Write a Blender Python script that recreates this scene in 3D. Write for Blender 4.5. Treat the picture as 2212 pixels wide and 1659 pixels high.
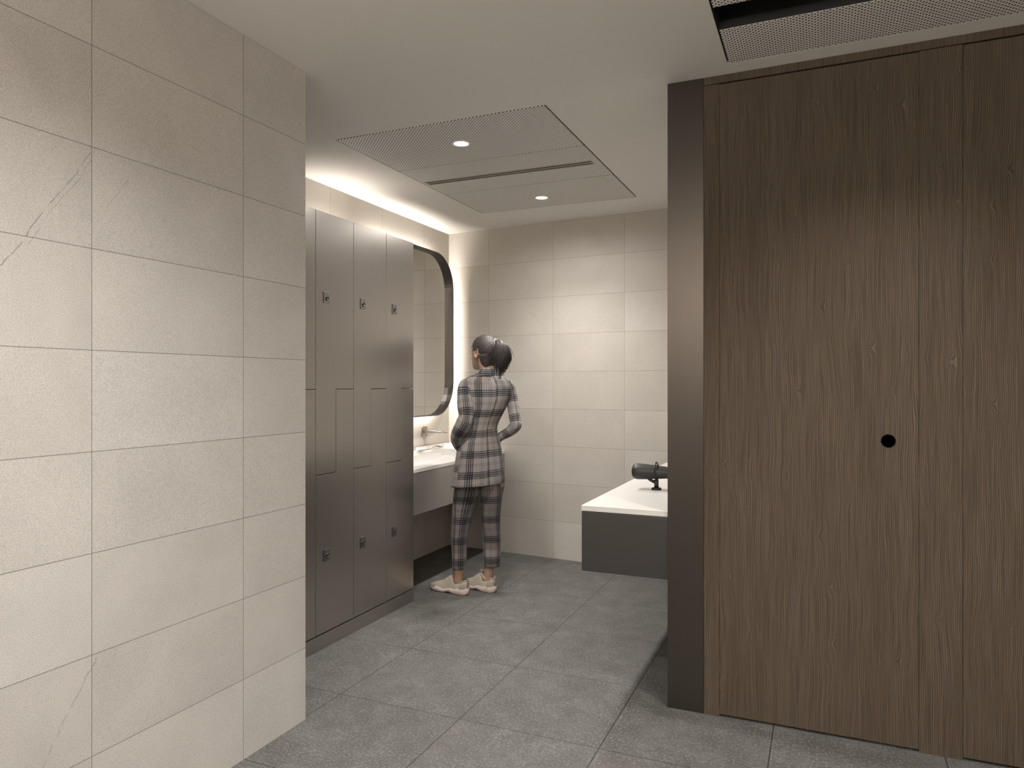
import bpy, bmesh, math, random
from math import sin, cos, pi, sqrt, atan2, radians as rad, acos
from mathutils import Vector as V, Matrix, noise as mnoise
random.seed(7)
sc = bpy.context.scene
for o in list(bpy.data.objects):
    bpy.data.objects.remove(o)
COL = sc.collection

# ------------------------------------------------------------------ camera, world, exposure
FPX, CXP, CYP = 1539.9, 1106.0, 829.5
TH = rad(23.545)
CAM = V((0, 0, 1.4))
cd = bpy.data.cameras.new('camera'); cd.sensor_width = 36; cd.lens = 36 * FPX / 2212
cd.clip_start = 0.02
co = bpy.data.objects.new('camera', cd); COL.objects.link(co)
co.location = CAM; co.rotation_euler = (pi / 2, 0, TH)
sc.camera = co
sc.view_settings.view_transform = 'Standard'; sc.view_settings.look = 'None'
sc.view_settings.exposure = 0.0; sc.view_settings.gamma = 1; sc.view_settings.use_curve_mapping = False
w = bpy.data.worlds.new('world'); sc.world = w; w.use_nodes = True
w.node_tree.nodes['Background'].inputs[0].default_value = (.9, .95, 1, 1)
w.node_tree.nodes['Background'].inputs[1].default_value = 0.02
sc.cycles.max_bounces = 10; sc.cycles.diffuse_bounces = 6; sc.cycles.glossy_bounces = 5
sc.cycles.sample_clamp_indirect = 4.0
sc.cycles.caustics_reflective = False; sc.cycles.caustics_refractive = False

WARM = (1.0, .91, .81); NEUT = (1.0, .965, .925); COOL = (1.0, .98, .96)
def spot(name, loc, power, size, blend, color, rot=(0, 0, 0), rad_=.045):
    l = bpy.data.lights.new(name, 'SPOT'); l.energy = power; l.spot_size = rad(size); l.spot_blend = blend
    l.color = color; l.shadow_soft_size = rad_
    o = bpy.data.objects.new(name, l); COL.objects.link(o); o.location = loc; o.rotation_euler = rot
    return o
def area(name, loc, rot, sx, sy, power, color, spread=180):
    l = bpy.data.lights.new(name, 'AREA'); l.shape = 'RECTANGLE'; l.size = sx; l.size_y = sy
    l.energy = power; l.color = color; l.spread = rad(spread)
    o = bpy.data.objects.new(name, l); COL.objects.link(o); o.location = loc; o.rotation_euler = rot
    return o
# washroom downlights: a beam and a wide spill each
for nm, p in (('near', (-1.788, 3.416, 2.685)), ('far', (-1.793, 4.631, 2.685))):
    spot('washroom_beam_' + nm, p, 195 if nm == 'near' else 158, 122, 1, NEUT, rad_=.10 if nm == 'near' else .07)
    spot('washroom_spill_' + nm, p, 50 if nm == 'near' else 36, 176, .6, NEUT, rad_=.10)
# corridor downlights near the camera, then two unseen fills added for bounce
spot('corridor_lamp_timber', (.22, 2.30, 2.685), 128, 120, 1, NEUT)
spot('corridor_lamp_tile', (-.84, 1.05, 2.685), 235, 144, 1, COOL)
spot('corridor_fill_rear', (-.3, -1.3, 2.685), 150, 165, .7, COOL)
spot('corridor_fill_right', (1.3, .2, 2.685), 150, 150, .7, COOL)
# cove strip on the lockers' top; unseen upward fill added to brighten the ceiling
area('locker_top_strip_lamp', (-2.90, 3.75, 2.325), (pi, 0, 0), .03, .40, 1.9, WARM)
area('ceiling_fill_light', (-.2, -1.80, 1.9), (pi, 0, 0), 3.0, .1, 185, NEUT)

# ------------------------------------------------------------------ node helpers
class NT:
    def __init__(s, name):
        s.m = bpy.data.materials.new(name); s.m.use_nodes = True
        s.t = s.m.node_tree; s.n = s.t.nodes; s.b = s.n['Principled BSDF']
    def link(s, a, b): s.t.links.new(a, b)
    def add(s, typ, **kw):
        x = s.n.new(typ)
        for k, v in kw.items(): setattr(x, k, v)
        return x
    def put(s, inp, v):
        if isinstance(v, bpy.types.NodeSocket): s.link(v, inp)
        elif v is not None: inp.default_value = v
    def math(s, op, a, b=None, c=None, clamp=False):
        x = s.add('ShaderNodeMath', operation=op, use_clamp=clamp)
        s.put(x.inputs[0], a); s.put(x.inputs[1], b); s.put(x.inputs[2], c)
        return x.outputs[0]
    def coord(s, which='Object'):
        return s.add('ShaderNodeTexCoord').outputs[which]
    def mapping(s, vec, scale=(1, 1, 1), loc=(0, 0, 0), rot=(0, 0, 0)):
        x = s.add('ShaderNodeMapping'); s.link(vec, x.inputs[0])
        x.inputs['Scale'].default_value = scale; x.inputs['Location'].default_value = loc
        x.inputs['Rotation'].default_value = rot
        return x.outputs[0]
    def noise(s, vec, scale, detail=2, rough=.5, dist=0, out='Fac'):
        x = s.add('ShaderNodeTexNoise'); s.link(vec, x.inputs['Vector'])
        x.inputs['Scale'].default_value = scale; x.inputs['Detail'].default_value = detail
        x.inputs['Roughness'].default_value = rough; x.inputs['Distortion'].default_value = dist
        return x.outputs[out]
    def voronoi(s, vec, scale, feature='F1', out='Distance'):
        x = s.add('ShaderNodeTexVoronoi', feature=feature); s.link(vec, x.inputs['Vector'])
        x.inputs['Scale'].default_value = scale
        return x.outputs[out]
    def ramp(s, fac, stops, interp='LINEAR'):
        x = s.add('ShaderNodeValToRGB'); s.link(fac, x.inputs[0]); r = x.color_ramp; r.interpolation = interp
        while len(r.elements) < len(stops): r.elements.new(.5)
        for e, (p, c) in zip(r.elements, stops):
            e.position = p
            e.color = (c, c, c, 1) if isinstance(c, (int, float)) else (*c, 1)
        return x.outputs[0]
    def mix(s, fac, a, b, blend='MIX'):
        x = s.add('ShaderNodeMix', data_type='RGBA', blend_type=blend)
        s.put(x.inputs[0], fac)
        for inp, v in ((x.inputs[6], a), (x.inputs[7], b)):
            if isinstance(v, tuple): v = (*v, 1) if len(v) == 3 else v
            s.put(inp, v)
        return x.outputs[2]
    def sep(s, vec):
        x = s.add('ShaderNodeSeparateXYZ'); s.link(vec, x.inputs[0]); return x.outputs
    def comb(s, x_, y_, z_):
        x = s.add('ShaderNodeCombineXYZ'); s.put(x.inputs[0], x_); s.put(x.inputs[1], y_); s.put(x.inputs[2], z_)
        return x.outputs[0]
    def bump(s, h, strength=.2, dist=.002):
        x = s.add('ShaderNodeBump'); s.link(h, x.inputs['Height'])
        x.inputs['Strength'].default_value = strength; x.inputs['Distance'].default_value = dist
        s.link(x.outputs[0], s.b.inputs['Normal'])
    def base(s, c):
        if isinstance(c, tuple): c = (*c, 1)
        s.put(s.b.inputs['Base Color'], c)
    def set(s, **kw):
        for k, v in kw.items(): s.put(s.b.inputs[k.replace('_', ' ').replace('IOR Level', 'IOR Level')], v)
    def joint(s, c, pitch, wd):     # 1 on a joint line
        f = s.math('FRACT', s.math('DIVIDE', c, pitch))
        d = s.math('MINIMUM', f, s.math('SUBTRACT', 1.0, f))
        return s.math('LESS_THAN', d, wd / pitch / 2)

def plain(name, col, rough=.5, metal=0, spec=.5, bump=0, bscale=200):
    t = NT(name); t.set(Roughness=rough, Metallic=metal); t.b.inputs['Specular IOR Level'].default_value = spec
    nz = t.noise(t.coord(), bscale, 3)
    t.base(t.mix(t.math('MULTIPLY', nz, .25), col, tuple(c * .85 for c in col)))
    if bump: t.bump(nz, bump, .001)
    return t.m

def stone(name, a, b, speck, plane, pitch, groutw=.003, groutc=(.16, .145, .125), speckamt=.6, rough=.55, veins=None):
    """stone tile; plane = the two axes of the object's own coordinates that run along the face"""
    t = NT(name); t.set(Roughness=rough); t.b.inputs['Specular IOR Level'].default_value = .3
    oc = t.coord(); s = t.sep(oc)
    ax = [s['XYZ'.index(c)] for c in plane]
    cu = t.math('FLOOR', t.math('DIVIDE', ax[0], pitch[0])); cv = t.math('FLOOR', t.math('DIVIDE', ax[1], pitch[1]))
    wn = t.add('ShaderNodeTexWhiteNoise', noise_dimensions='2D'); t.link(t.comb(cu, cv, 0.), wn.inputs[0])
    vec = t.add('ShaderNodeVectorMath', operation='ADD'); t.link(oc, vec.inputs[0])
    sh = t.add('ShaderNodeVectorMath', operation='SCALE'); t.link(wn.outputs['Color'], sh.inputs[0]); sh.inputs['Scale'].default_value = 9
    t.link(sh.outputs[0], vec.inputs[1]); p = vec.outputs[0]
    cloud = t.noise(p, 2.6, 5, .55, .4)
    c = t.mix(t.ramp(cloud, [(.3, 0), (.72, 1)]), a, b)
    c = t.mix(t.math('MULTIPLY', t.math('SUBTRACT', wn.outputs['Value'], .5), .16), c, (1, 1, 1))
    fine = t.noise(p, 330, 4, .75)
    c = t.mix(t.math('MULTIPLY', t.ramp(fine, [(.40, 1), (.56, 0)]), speckamt * .5), c, speck)
    c = t.mix(t.math('MULTIPLY', t.ramp(fine, [(.56, 0), (.74, 1)]), speckamt * .35), c, (.80, .76, .70))
    area_ = t.ramp(t.noise(p, 5, 3, .6), [(.38, .25), (.66, 1)])
    for sc_, lo, hi, th in ((150, .10, .17, .50), (75, .055, .085, .52), (300, .12, .2, .52)):
        dots = t.ramp(t.voronoi(p, sc_), [(lo, 1), (hi, 0)])
        pick = t.ramp(t.noise(p, sc_ * .45, 1), [(th, 0), (th + .07, 1)])
        c = t.mix(t.math('MULTIPLY', t.math('MULTIPLY', t.math('MULTIPLY', dots, pick), area_), speckamt), c, tuple(x * .4 for x in speck))
    vm = t.math('ABSOLUTE', t.math('SUBTRACT', t.noise(p, 1.7, 6, .6, .8), .5))
    thin = t.math('MULTIPLY', t.ramp(vm, [(.0, 1), (.006, 0)]), t.ramp(t.noise(p, 1.1, 2), [(.58, 0), (.72, .22)]))
    c = t.mix(thin, c, speck)
    if veins:
        for (p0, p1, wdt, amt) in veins:
            L = sqrt((p1[0] - p0[0]) ** 2 + (p1[1] - p0[1]) ** 2); dx, dy = (p1[0] - p0[0]) / L, (p1[1] - p0[1]) / L
            wob = t.math('MULTIPLY', t.math('SUBTRACT', t.noise(oc, 6, 4, .55), .5), .045)
            u = t.math('SUBTRACT', ax[0], p0[0]); v_ = t.math('SUBTRACT', ax[1], p0[1])
            al = t.math('ADD', t.math('MULTIPLY', u, dx), t.math('MULTIPLY', v_, dy))
            ac = t.math('ADD', t.math('SUBTRACT', t.math('MULTIPLY', u, dy), t.math('MULTIPLY', v_, dx)), wob)
            m = t.math('LESS_THAN', t.math('ABSOLUTE', ac), wdt)
            m = t.math('MULTIPLY', m, t.math('MULTIPLY', t.math('GREATER_THAN', al, 0), t.math('LESS_THAN', al, L)))
            m = t.math('MULTIPLY', m, t.ramp(t.noise(oc, 40, 2), [(.38, 0), (.5, amt)]))
            c = t.mix(m, c, tuple(x * .5 for x in speck))
    j = t.math('MAXIMUM', t.joint(ax[0], pitch[0], groutw), t.joint(ax[1], pitch[1], groutw))
    t.base(t.mix(j, c, groutc))
    t.bump(t.math('SUBTRACT', t.math('MULTIPLY', fine, .5), j), .12, .0015)
    return t.m

def floor_mat():
    t = NT('floor_tile'); t.set(Roughness=.58); t.b.inputs['Specular IOR Level'].default_value = .35
    oc = t.coord(); s = t.sep(oc)
    cloud = t.noise(oc, 7, 6, .65, .3); fine = t.noise(oc, 95, 5, .75); mid = t.noise(t.mapping(oc, (1, 1.8, 1)), 26, 4, .7)
    c = t.ramp(cloud, [(.27, (.056, .054, .050)), (.5, (.096, .093, .086)), (.73, (.140, .136, .126))])
    c = t.mix(t.ramp(mid, [(.35, .75), (.62, 0)]), c, (.07, .068, .063))
    c = t.mix(t.ramp(fine, [(.52, 0), (.74, .8)]), c, (.33, .32, .30))
    c = t.mix(t.ramp(fine, [(.26, .8), (.45, 0)]), c, (.04, .039, .036))
    c = t.mix(t.ramp(t.noise(oc, 2.2, 3), [(.5, 0), (.75, .25)]), c, (.12, .104, .092))
    px, py = .604, .604
    j = t.math('MAXIMUM', t.joint(s[0], px, .0042), t.joint(s[1], py, .0036))
    t.base(t.mix(j, c, (.022, .021, .019)))
    t.bump(t.math('SUBTRACT', fine, j), .15, .0015)
    return t.m

def wood_mat(name, seed):
    t = NT(name); t.set(Roughness=.6); t.b.inputs['Specular IOR Level'].default_value = .12
    oc = t.mapping(t.coord(), loc=(seed * 3.1, 0, seed * 1.7))
    warp = t.noise(t.mapping(oc, (4, 1, 1.4)), 1.8, 3, .5)
    knots = t.voronoi(t.mapping(oc, (4.2, 1, 2.6)), 2.1)
    kn = t.ramp(knots, [(.0, 1), (.10, .3), (.2, 0)])
    s = t.sep(oc)
    ringx = t.math('ADD', t.math('ADD', s[0], t.math('MULTIPLY', warp, .045)), t.math('MULTIPLY', kn, .022))
    fine = t.noise(t.comb(t.math('MULTIPLY', ringx, 260.), 0., t.math('MULTIPLY', s[2], 3.)), 1, 3, .6)
    line = t.math('SINE', t.math('ADD', t.math('MULTIPLY', ringx, 980.), t.math('MULTIPLY', t.noise(t.mapping(oc, (70, 1, 2.2)), 1, 2), 6.)))
    broad = t.noise(t.comb(t.math('MULTIPLY', ringx, 11.), 0., t.math('MULTIPLY', s[2], .9)), 1, 4, .55)
    c = t.ramp(broad, [(.3, (.072, .053, .037)), (.5, (.088, .067, .048)), (.72, (.100, .078, .058))])
    c = t.mix(t.ramp(fine, [(.36, .75), (.58, 0)]), c, (.045, .034, .024))
    c = t.mix(t.math('MULTIPLY', t.ramp(line, [(.05, 1), (.35, 0)]), .4), c, (.045, .034, .024))
    c = t.mix(t.math('MULTIPLY', t.ramp(line, [(.45, 0), (.95, 1)]), t.ramp(fine, [(.40, .1), (.6, .5)])), c, (.145, .115, .086))
    t.base(c)
    t.bump(t.math('ADD', fine, t.math('MULTIPLY', line, .4)), .25, .0012)
    return t.m

def brushed(name, col, rough=.33, metal=.92, axis='Z', aniso=.3):
    t = NT(name); t.set(Metallic=metal)
    sc_ = {'Z': (260, 260, 5), 'Y': (260, 5, 260), 'X': (5, 260, 260)}[axis]
    nz = t.noise(t.mapping(t.coord(), sc_), 1, 4, .6)
    t.base(t.mix(nz, tuple(x * .975 for x in col), tuple(min(1, x * 1.02) for x in col)))
    t.put(t.b.inputs['Roughness'], t.math('ADD', t.math('MULTIPLY', nz, .03), rough - .015))
    t.b.inputs['Anisotropic'].default_value = aniso
    return t.m

def perforated(name, pitch=.02, r=.0035):
    t = NT(name); t.set(Roughness=.6)
    s = t.sep(t.coord())
    def dots(off):
        d = []
        for a in (s[0], s[1]):
            f = t.math('FRACT', t.math('ADD', t.math('DIVIDE', a, pitch), off))
            d.append(t.math('POWER', t.math('MULTIPLY', t.math('SUBTRACT', f, .5), pitch), 2.))
        return t.math('LESS_THAN', t.math('ADD', d[0], d[1]), r * r)
    m = t.math('MAXIMUM', dots(0.), dots(.5))
    t.base(t.mix(m, (.81, .785, .75), (.006, .006, .006)))
    t.put(t.b.inputs['Specular IOR Level'], t.math('MULTIPLY', t.math('SUBTRACT', 1., m), .3))
    return t.m

def plaid(name, tint=(1, 1, 1)):
    t = NT(name); t.set(Roughness=.85); t.b.inputs['Specular IOR Level'].default_value = .15
    t.b.inputs['Sheen Weight'].default_value = .15
    uv = t.coord('UV'); s = t.sep(uv)
    P = .136
    def bands(c):
        f = t.math('FRACT', t.math('DIVIDE', c, P))
        st = [(0, 0), (.06, .85), (.115, .12), (.155, 1), (.215, .12), (.25, 1), (.31, .12), (.345, .85), (.40, 0), (.66, .25), (.70, 0), (.74, .25), (.78, 0)]
        return t.ramp(f, st, 'CONSTANT')
    def fine(c, p=.0080):
        return t.math('GREATER_THAN', t.math('FRACT', t.math('DIVIDE', c, p)), .5)
    fu, fv = fine(s[0]), fine(s[1])
    bu, bv = bands(s[0]), bands(s[1])
    d = t.math('ADD', t.math('MULTIPLY', t.math('ADD', fu, fv), .38), t.math('MULTIPLY', t.math('ADD', bu, bv), .60), clamp=True)
    broad = t.ramp(t.noise(t.mapping(uv, (3, 3, 1)), 1.2, 2), [(.45, 0), (.7, .6)])
    light = t.mix(broad, (.40 * tint[0], .365 * tint[1], .345 * tint[2]), (.35 * tint[0], .275 * tint[1], .23 * tint[2]))
    dark = t.mix(broad, (.012, .013, .02), (.022, .014, .012))
    t.base(t.mix(d, light, dark))
    t.bump(t.noise(uv, 900, 2), .2, .0006)
    return t.m

def hair_mat():
    t = NT('dark_hair'); t.set(Roughness=.52); t.b.inputs['Specular IOR Level'].default_value = .45
    uv = t.coord('UV')
    nz = t.noise(t.mapping(uv, (260, 4, 1)), 1, 4, .65)
    t.base(t.ramp(nz, [(.3, (.014, .010, .009)), (.52, (.036, .028, .026)), (.75, (.072, .058, .054))]))
    t.bump(nz, .5, .002)
    return t.m

def emis(name, col, st):
    t = NT(name); t.base((.8, .8, .8)); t.b.inputs['Emission Color'].default_value = (*col, 1); t.b.inputs['Emission Strength'].default_value = st
    return t.m

M = {}
M['wall_left'] = stone('tile_grey_beige', (.575, .542, .50), (.485, .455, .42), (.20, .185, .17), 'YZ', (.6, .3), .0019, (.15, .135, .118), .85,
                       veins=[((.013, 2.105), (-.255, 1.71), .0009, .7), ((.00, 2.06), (-.19, 1.78), .0007, .5), ((.013, .594), (-.15, .33), .0008, .6), ((.006, .58), (-.10, .40), .0006, .45), ((.12, 2.03), (.05, 1.93), .0007, .5)])
M['tile_far'] = stone('tile_warm_beige_side', (.60, .56, .50), (.54, .50, .45), (.30, .27, .23), 'YZ', (.604, .3), .0028, (.36, .32, .27), .25)
M['tile_back'] = stone('tile_warm_beige_back', (.58, .54, .485), (.50, .465, .415), (.24, .215, .19), 'XZ', (.6, .3), .003, (.33, .29, .245), .55)
M['tile_plain'] = stone('tile_corridor', (.60, .555, .50), (.52, .48, .43), (.22, .20, .18), 'XZ', (.6, .3), .0026, (.15, .135, .118), .6)
M['floor'] = floor_mat()
M['ceiling'] = plain('ceiling_paint', (.81, .785, .75), .9, bump=.02)
M['wood'] = [wood_mat('dark_oak_veneer_%s' % n, i) for i, n in enumerate(('strip', 'leaf', 'narrow', 'leaf_far', 'head'))]
M['steel'] = brushed('brushed_bronze_steel', (.43, .40, .37), .30, .93)
M['steelY'] = brushed('brushed_bronze_plinth', (.43, .40, .37), .30, .93, 'Y')
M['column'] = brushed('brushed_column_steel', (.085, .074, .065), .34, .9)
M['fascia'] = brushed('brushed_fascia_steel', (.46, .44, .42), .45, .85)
M['fascia_shaded'] = brushed('brushed_fascia_steel_shaded', (.10, .0965, .093), .34, .9)  # same fascia steel, the right counter's shade put into its colour
M['dark_in'] = plain('dark_gap', (.01, .009, .008), .9)
M['lock'] = brushed('lock_plate_steel', (.26, .245, .225), .4, .9)
M['lockring'] = plain('lock_ring', (.10, .10, .10), .25, 1)
M['perf'] = perforated('perforated_metal_white')
M['slotmetal'] = plain('slot_black', (.008, .008, .008), .5)
M['blackframe'] = brushed('mirror_frame_steel', (.115, .105, .097), .36, .95)
M['chrome'] = brushed('brushed_tap_steel', (.50, .47, .43), .22, 1)
M['solid'] = plain('white_solid_surface', (.66, .64, .61), .35)
M['ceramic'] = plain('white_ceramic', (.80, .78, .75), .15)
M['black'] = plain('black_plastic', (.012, .0105, .009), .48)
M['blackmatte'] = plain('black_recess', (.004, .004, .004), .7)
M['plaid'] = plaid('plaid_wool'); M['plaidt'] = plaid('plaid_wool_trousers', (.60, .575, .55))
M['hair'] = hair_mat()
M['hairtie'] = plain('pale_hair_tie', (.7, .68, .66), .4)
M['gold'] = plain('gold_wire', (.75, .6, .35), .25, 1)
M['lens'] = plain('lens_glass', (.9, .9, .9), .05)
M['lens'].node_tree.nodes['Principled BSDF'].inputs['Alpha'].default_value = .08
def skin_mat():
    t = NT('skin'); t.set(Roughness=.5); t.b.inputs['Subsurface Weight'].default_value = .12
    t.b.inputs['Subsurface Radius'].default_value = (.012, .005, .003)
    nz = t.noise(t.coord(), 30, 3)
    t.base(t.mix(nz, (.40, .262, .19), (.33, .205, .142)))
    return t.m
M['skin'] = skin_mat()
M['eye'] = plain('eye_white', (.75, .72, .68), .2); M['iris'] = plain('dark_iris', (.03, .018, .01), .2)
M['lips'] = plain('lips', (.33, .13, .11), .45)
M['upper'] = plain('beige_mesh_upper', (.44, .385, .315), .75, bump=.3, bscale=600)
M['upper2'] = plain('taupe_suede_overlay', (.33, .285, .235), .85, bump=.3, bscale=500)
M['sole'] = plain('pale_pink_sole', (.60, .50, .45), .6)
M['lace'] = plain('pale_laces', (.62, .58, .53), .8)
M['lining'] = plain('dark_lining', (.03, .028, .027), .9)
M['led'] = emis('led_strip_glow', (1, .93, .84), 52)
M['lampdisc'] = emis('lamp_disc_glow', (1, .97, .92), 9)
M['trimwhite'] = plain('lamp_trim_white', (.75, .72, .68), .4)
m = NT('mirror_silver'); m.set(Metallic=1.0, Roughness=.01); m.base(m.mix(t_ := m.math('MULTIPLY', m.noise(m.coord(), 2), .02), (.95, .945, .93), (.93, .925, .91))); M['mirror'] = m.m

# ------------------------------------------------------------------ mesh helpers
class MB:
    def __init__(s): s.v = []; s.f = []; s.uv = None; s.mi = []
    def face(s, idx, uv=None, mi=0):
        s.f.append(tuple(idx)); s.mi.append(mi)
        if s.uv is None: s.uv = []
        s.uv.append(uv if uv else [(0, 0)] * len(idx))
    def box(s, x0, x1, y0, y1, z0, z1):
        b = len(s.v)
        s.v += [(x, y, z) for z in (z0, z1) for y in (y0, y1) for x in (x0, x1)]
        for q in ((0, 2, 3, 1), (4, 5, 7, 6), (0, 1, 5, 4), (2, 6, 7, 3), (0, 4, 6, 2), (1, 3, 7, 5)):
            s.face([b + i for i in q])
        return s
    def prism(s, pts, axis, a0, a1):
        """polygon pts (2D) extruded along axis from a0 to a1"""
        def mk(p, a):
            return {'x': (a, p[0], p[1]), 'y': (p[0], a, p[1]), 'z': (p[0], p[1], a)}[axis]
        b = len(s.v); n = len(pts)
        s.v += [mk(p, a0) for p in pts] + [mk(p, a1) for p in pts]
        s.face([b + i for i in range(n)][::-1]); s.face([b + n + i for i in range(n)])
        for i in range(n): s.face([b + i, b + (i + 1) % n, b + n + (i + 1) % n, b + n + i])
        return s
    def loft(s, rings, us=None, vs=None, cap0=True, cap1=True, closed=True, mi=0):
        b = len(s.v); n = len(rings[0])
        for r in rings: s.v += [tuple(p) for p in r]
        for i in range(len(rings) - 1):
            for j in range(n if closed else n - 1):
                k = (j + 1) % n
                q = [b + i * n + j, b + i * n + k, b + (i + 1) * n + k, b + (i + 1) * n + j]
                uv = None
                if us is not None:
                    u0, u1 = us[j], us[j + 1]
                    v0, v1 = vs[i], vs[i + 1]
                    uv = [(u0, v0), (u1, v0), (u1, v1), (u0, v1)]
                s.face(q, uv, mi)
        if cap0: s.face([b + j for j in range(n)][::-1], None, mi)
        if cap1: s.face([b + (len(rings) - 1) * n + j for j in range(n)], None, mi)
        return s
    def tube(s, pts, radii, n=10, caps=True, flat=None, uvs=None, mi=0, wr=None):
        """tube along pts; flat = second radius factor; wr(i,t)->radius factor"""
        pts = [V(p) for p in pts]; rings = []; L = [0]
        if not isinstance(radii, (list, tuple)): radii = [radii] * len(pts)
        up = None
        for i, p in enumerate(pts):
            if i: L.append(L[-1] + (p - pts[i - 1]).length)
            d = (pts[min(i + 1, len(pts) - 1)] - pts[max(i - 1, 0)]).normalized()
            if up is None:
                up = V((0, 0, 1)) if abs(d.z) < .9 else V((0, 1, 0))
            x = d.cross(up).normalized(); up = x.cross(d).normalized()
            ring = []
            for j in range(n):
                t = 2 * pi * j / n
                r = radii[i] * (wr(i, t) if wr else 1)
                ring.append(p + x * cos(t) * r + up * sin(t) * r * (flat or 1))
            rings.append(ring)
        us = vs = None
        if uvs:
            us = [uvs[0] + uvs[2] * j / n for j in range(n + 1)]; vs = [uvs[1] + l for l in L]
        return s.loft(rings, us, vs, caps, caps, mi=mi)
    def lathe(s, prof, c, axis='z', n=24, mi=0):
        """prof = [(r, h)] turned about axis through c"""
        rings = []
        for r, h in prof:
            ring = []
            for j in range(n):
                t = 2 * pi * j / n; a, b_ = r * cos(t), r * sin(t)
                p = {'z': (a, b_, h), 'x': (h, a, b_), 'y': (a, h, b_)}[axis]
                ring.append((c[0] + p[0], c[1] + p[1], c[2] + p[2]))
            rings.append(ring)
        return s.loft(rings, mi=mi)
    def ball(s, c, r, n=12, m_=8, rot=None):
        rings = []
        for i in range(1, m_):
            ph = pi * i / m_
            ring = []
            for j in range(n):
                t = 2 * pi * j / n
                p = V((r[0] * sin(ph) * cos(t), r[1] * sin(ph) * sin(t), r[2] * cos(ph)))
                if rot: p = rot @ p
                ring.append(V(c) + p)
            rings.append(ring)
        return s.loft(rings)
    def build(s, name, mat, parent=None, smooth=False, loc=None, rot=None, bevel=0, seg=2):
        me = bpy.data.meshes.new(name); me.from_pydata([tuple(p) for p in s.v], [], s.f)
        if s.uv and any(any(c != (0, 0) for c in q) for q in s.uv):
            ul = me.uv_layers.new(name='UVMap'); k = 0
            for q in s.uv:
                for c in q: ul.data[k].uv = c; k += 1
        mats = mat if isinstance(mat, list) else [mat]
        for mm in mats: me.materials.append(mm)
        if len(mats) > 1:
            for p, i in zip(me.polygons, s.mi): p.material_index = i
        bm = bmesh.new(); bm.from_mesh(me); bmesh.ops.recalc_face_normals(bm, faces=bm.faces); bm.to_mesh(me); bm.free()
        for p in me.polygons: p.use_smooth = smooth
        o = bpy.data.objects.new(name, me); COL.objects.link(o)
        if parent: o.parent = parent
        if loc: o.location = loc
        if rot: o.rotation_euler = rot
        if bevel:
            b = o.modifiers.new('bevel', 'BEVEL'); b.width = bevel; b.segments = seg; b.limit_method = 'ANGLE'; b.angle_limit = rad(40)
        return o

def tag(o, label, cat, group=None, kind=None):
    o['label'] = label; o['category'] = cat
    if group: o['group'] = group
    if kind: o['kind'] = kind
    return o
def struct(o, label=None, cat=None):
    o['kind'] = 'structure'
    if label: o['label'] = label
    if cat: o['category'] = cat
    return o
def empty(name, loc=(0, 0, 0), rz=0):
    o = bpy.data.objects.new(name, None); COL.objects.link(o); o.location = loc; o.rotation_euler = (0, 0, rz)
    o.empty_display_size = .1
    return o

# ------------------------------------------------------------------ the room
XL, YL = -1.977, 2.381           # near tiled wall: face and end
XF = -2.98                       # washroom side wall behind lockers and mirror
YW = 3.10                        # face of the timber wall
XC0, XC1 = -.616, -.463          # steel post at the end of the timber wall
CZ = 2.70
BO, BA = V((-2.98, 5.465, 0)), rad(-4.9067)     # back wall origin and turn
def backwall_y(x): return BO.y + (x - BO.x) * math.tan(BA)

FO = (-1.392, 2.643)
struct(MB().box(-4.2 - FO[0], 2.6 - FO[0], -2.2 - FO[1], 6.2 - FO[1], -.1, 0).build('floor', M['floor'], loc=(FO[0], FO[1], 0)),
       'grey stone tiled floor with thin dark joints', 'floor')
# ceiling with two openings for the perforated panels
P1 = (-2.382, -1.184, 3.104, 4.892)
P2 = (-.355, .845, 1.205, 3.003)
xs = [-4.2, P1[0], P1[1], P2[0], P2[1], 2.6]; ys = [-2.2, P2[2], P2[3], P1[2], P1[3], 6.2]
cb = MB()
for i in range(5):
    for j in range(5):
        if (i == 1 and j == 3) or (i == 3 and j == 1): continue
        cb.box(xs[i], xs[i + 1], ys[j], ys[j + 1], CZ, CZ + .012)
for P in (P1, P2):       # dark void above each opening
    cb.box(P[0] - .02, P[1] + .02, P[2] - .02, P[3] + .02, CZ + .13, CZ + .14)
    cb.box(P[0] - .02, P[0] - .004, P[2] - .02, P[3] + .02, CZ + .012, CZ + .13)
    cb.box(P[1] + .004, P[1] + .02, P[2] - .02, P[3] + .02, CZ + .012, CZ + .13)
    cb.box(P[0] - .02, P[1] + .02, P[2] - .02, P[2] - .004, CZ + .012, CZ + .13)
    cb.box(P[0] - .02, P[1] + .02, P[3] + .004, P[3] + .02, CZ + .012, CZ + .13)
for k in range(len(cb.mi)): cb.mi[k] = 0 if k < 23 * 6 else 1
struct(cb.build('ceiling', [M['ceiling'], M['slotmetal']]), 'smooth off white ceiling with two panel openings', 'ceiling')

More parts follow.
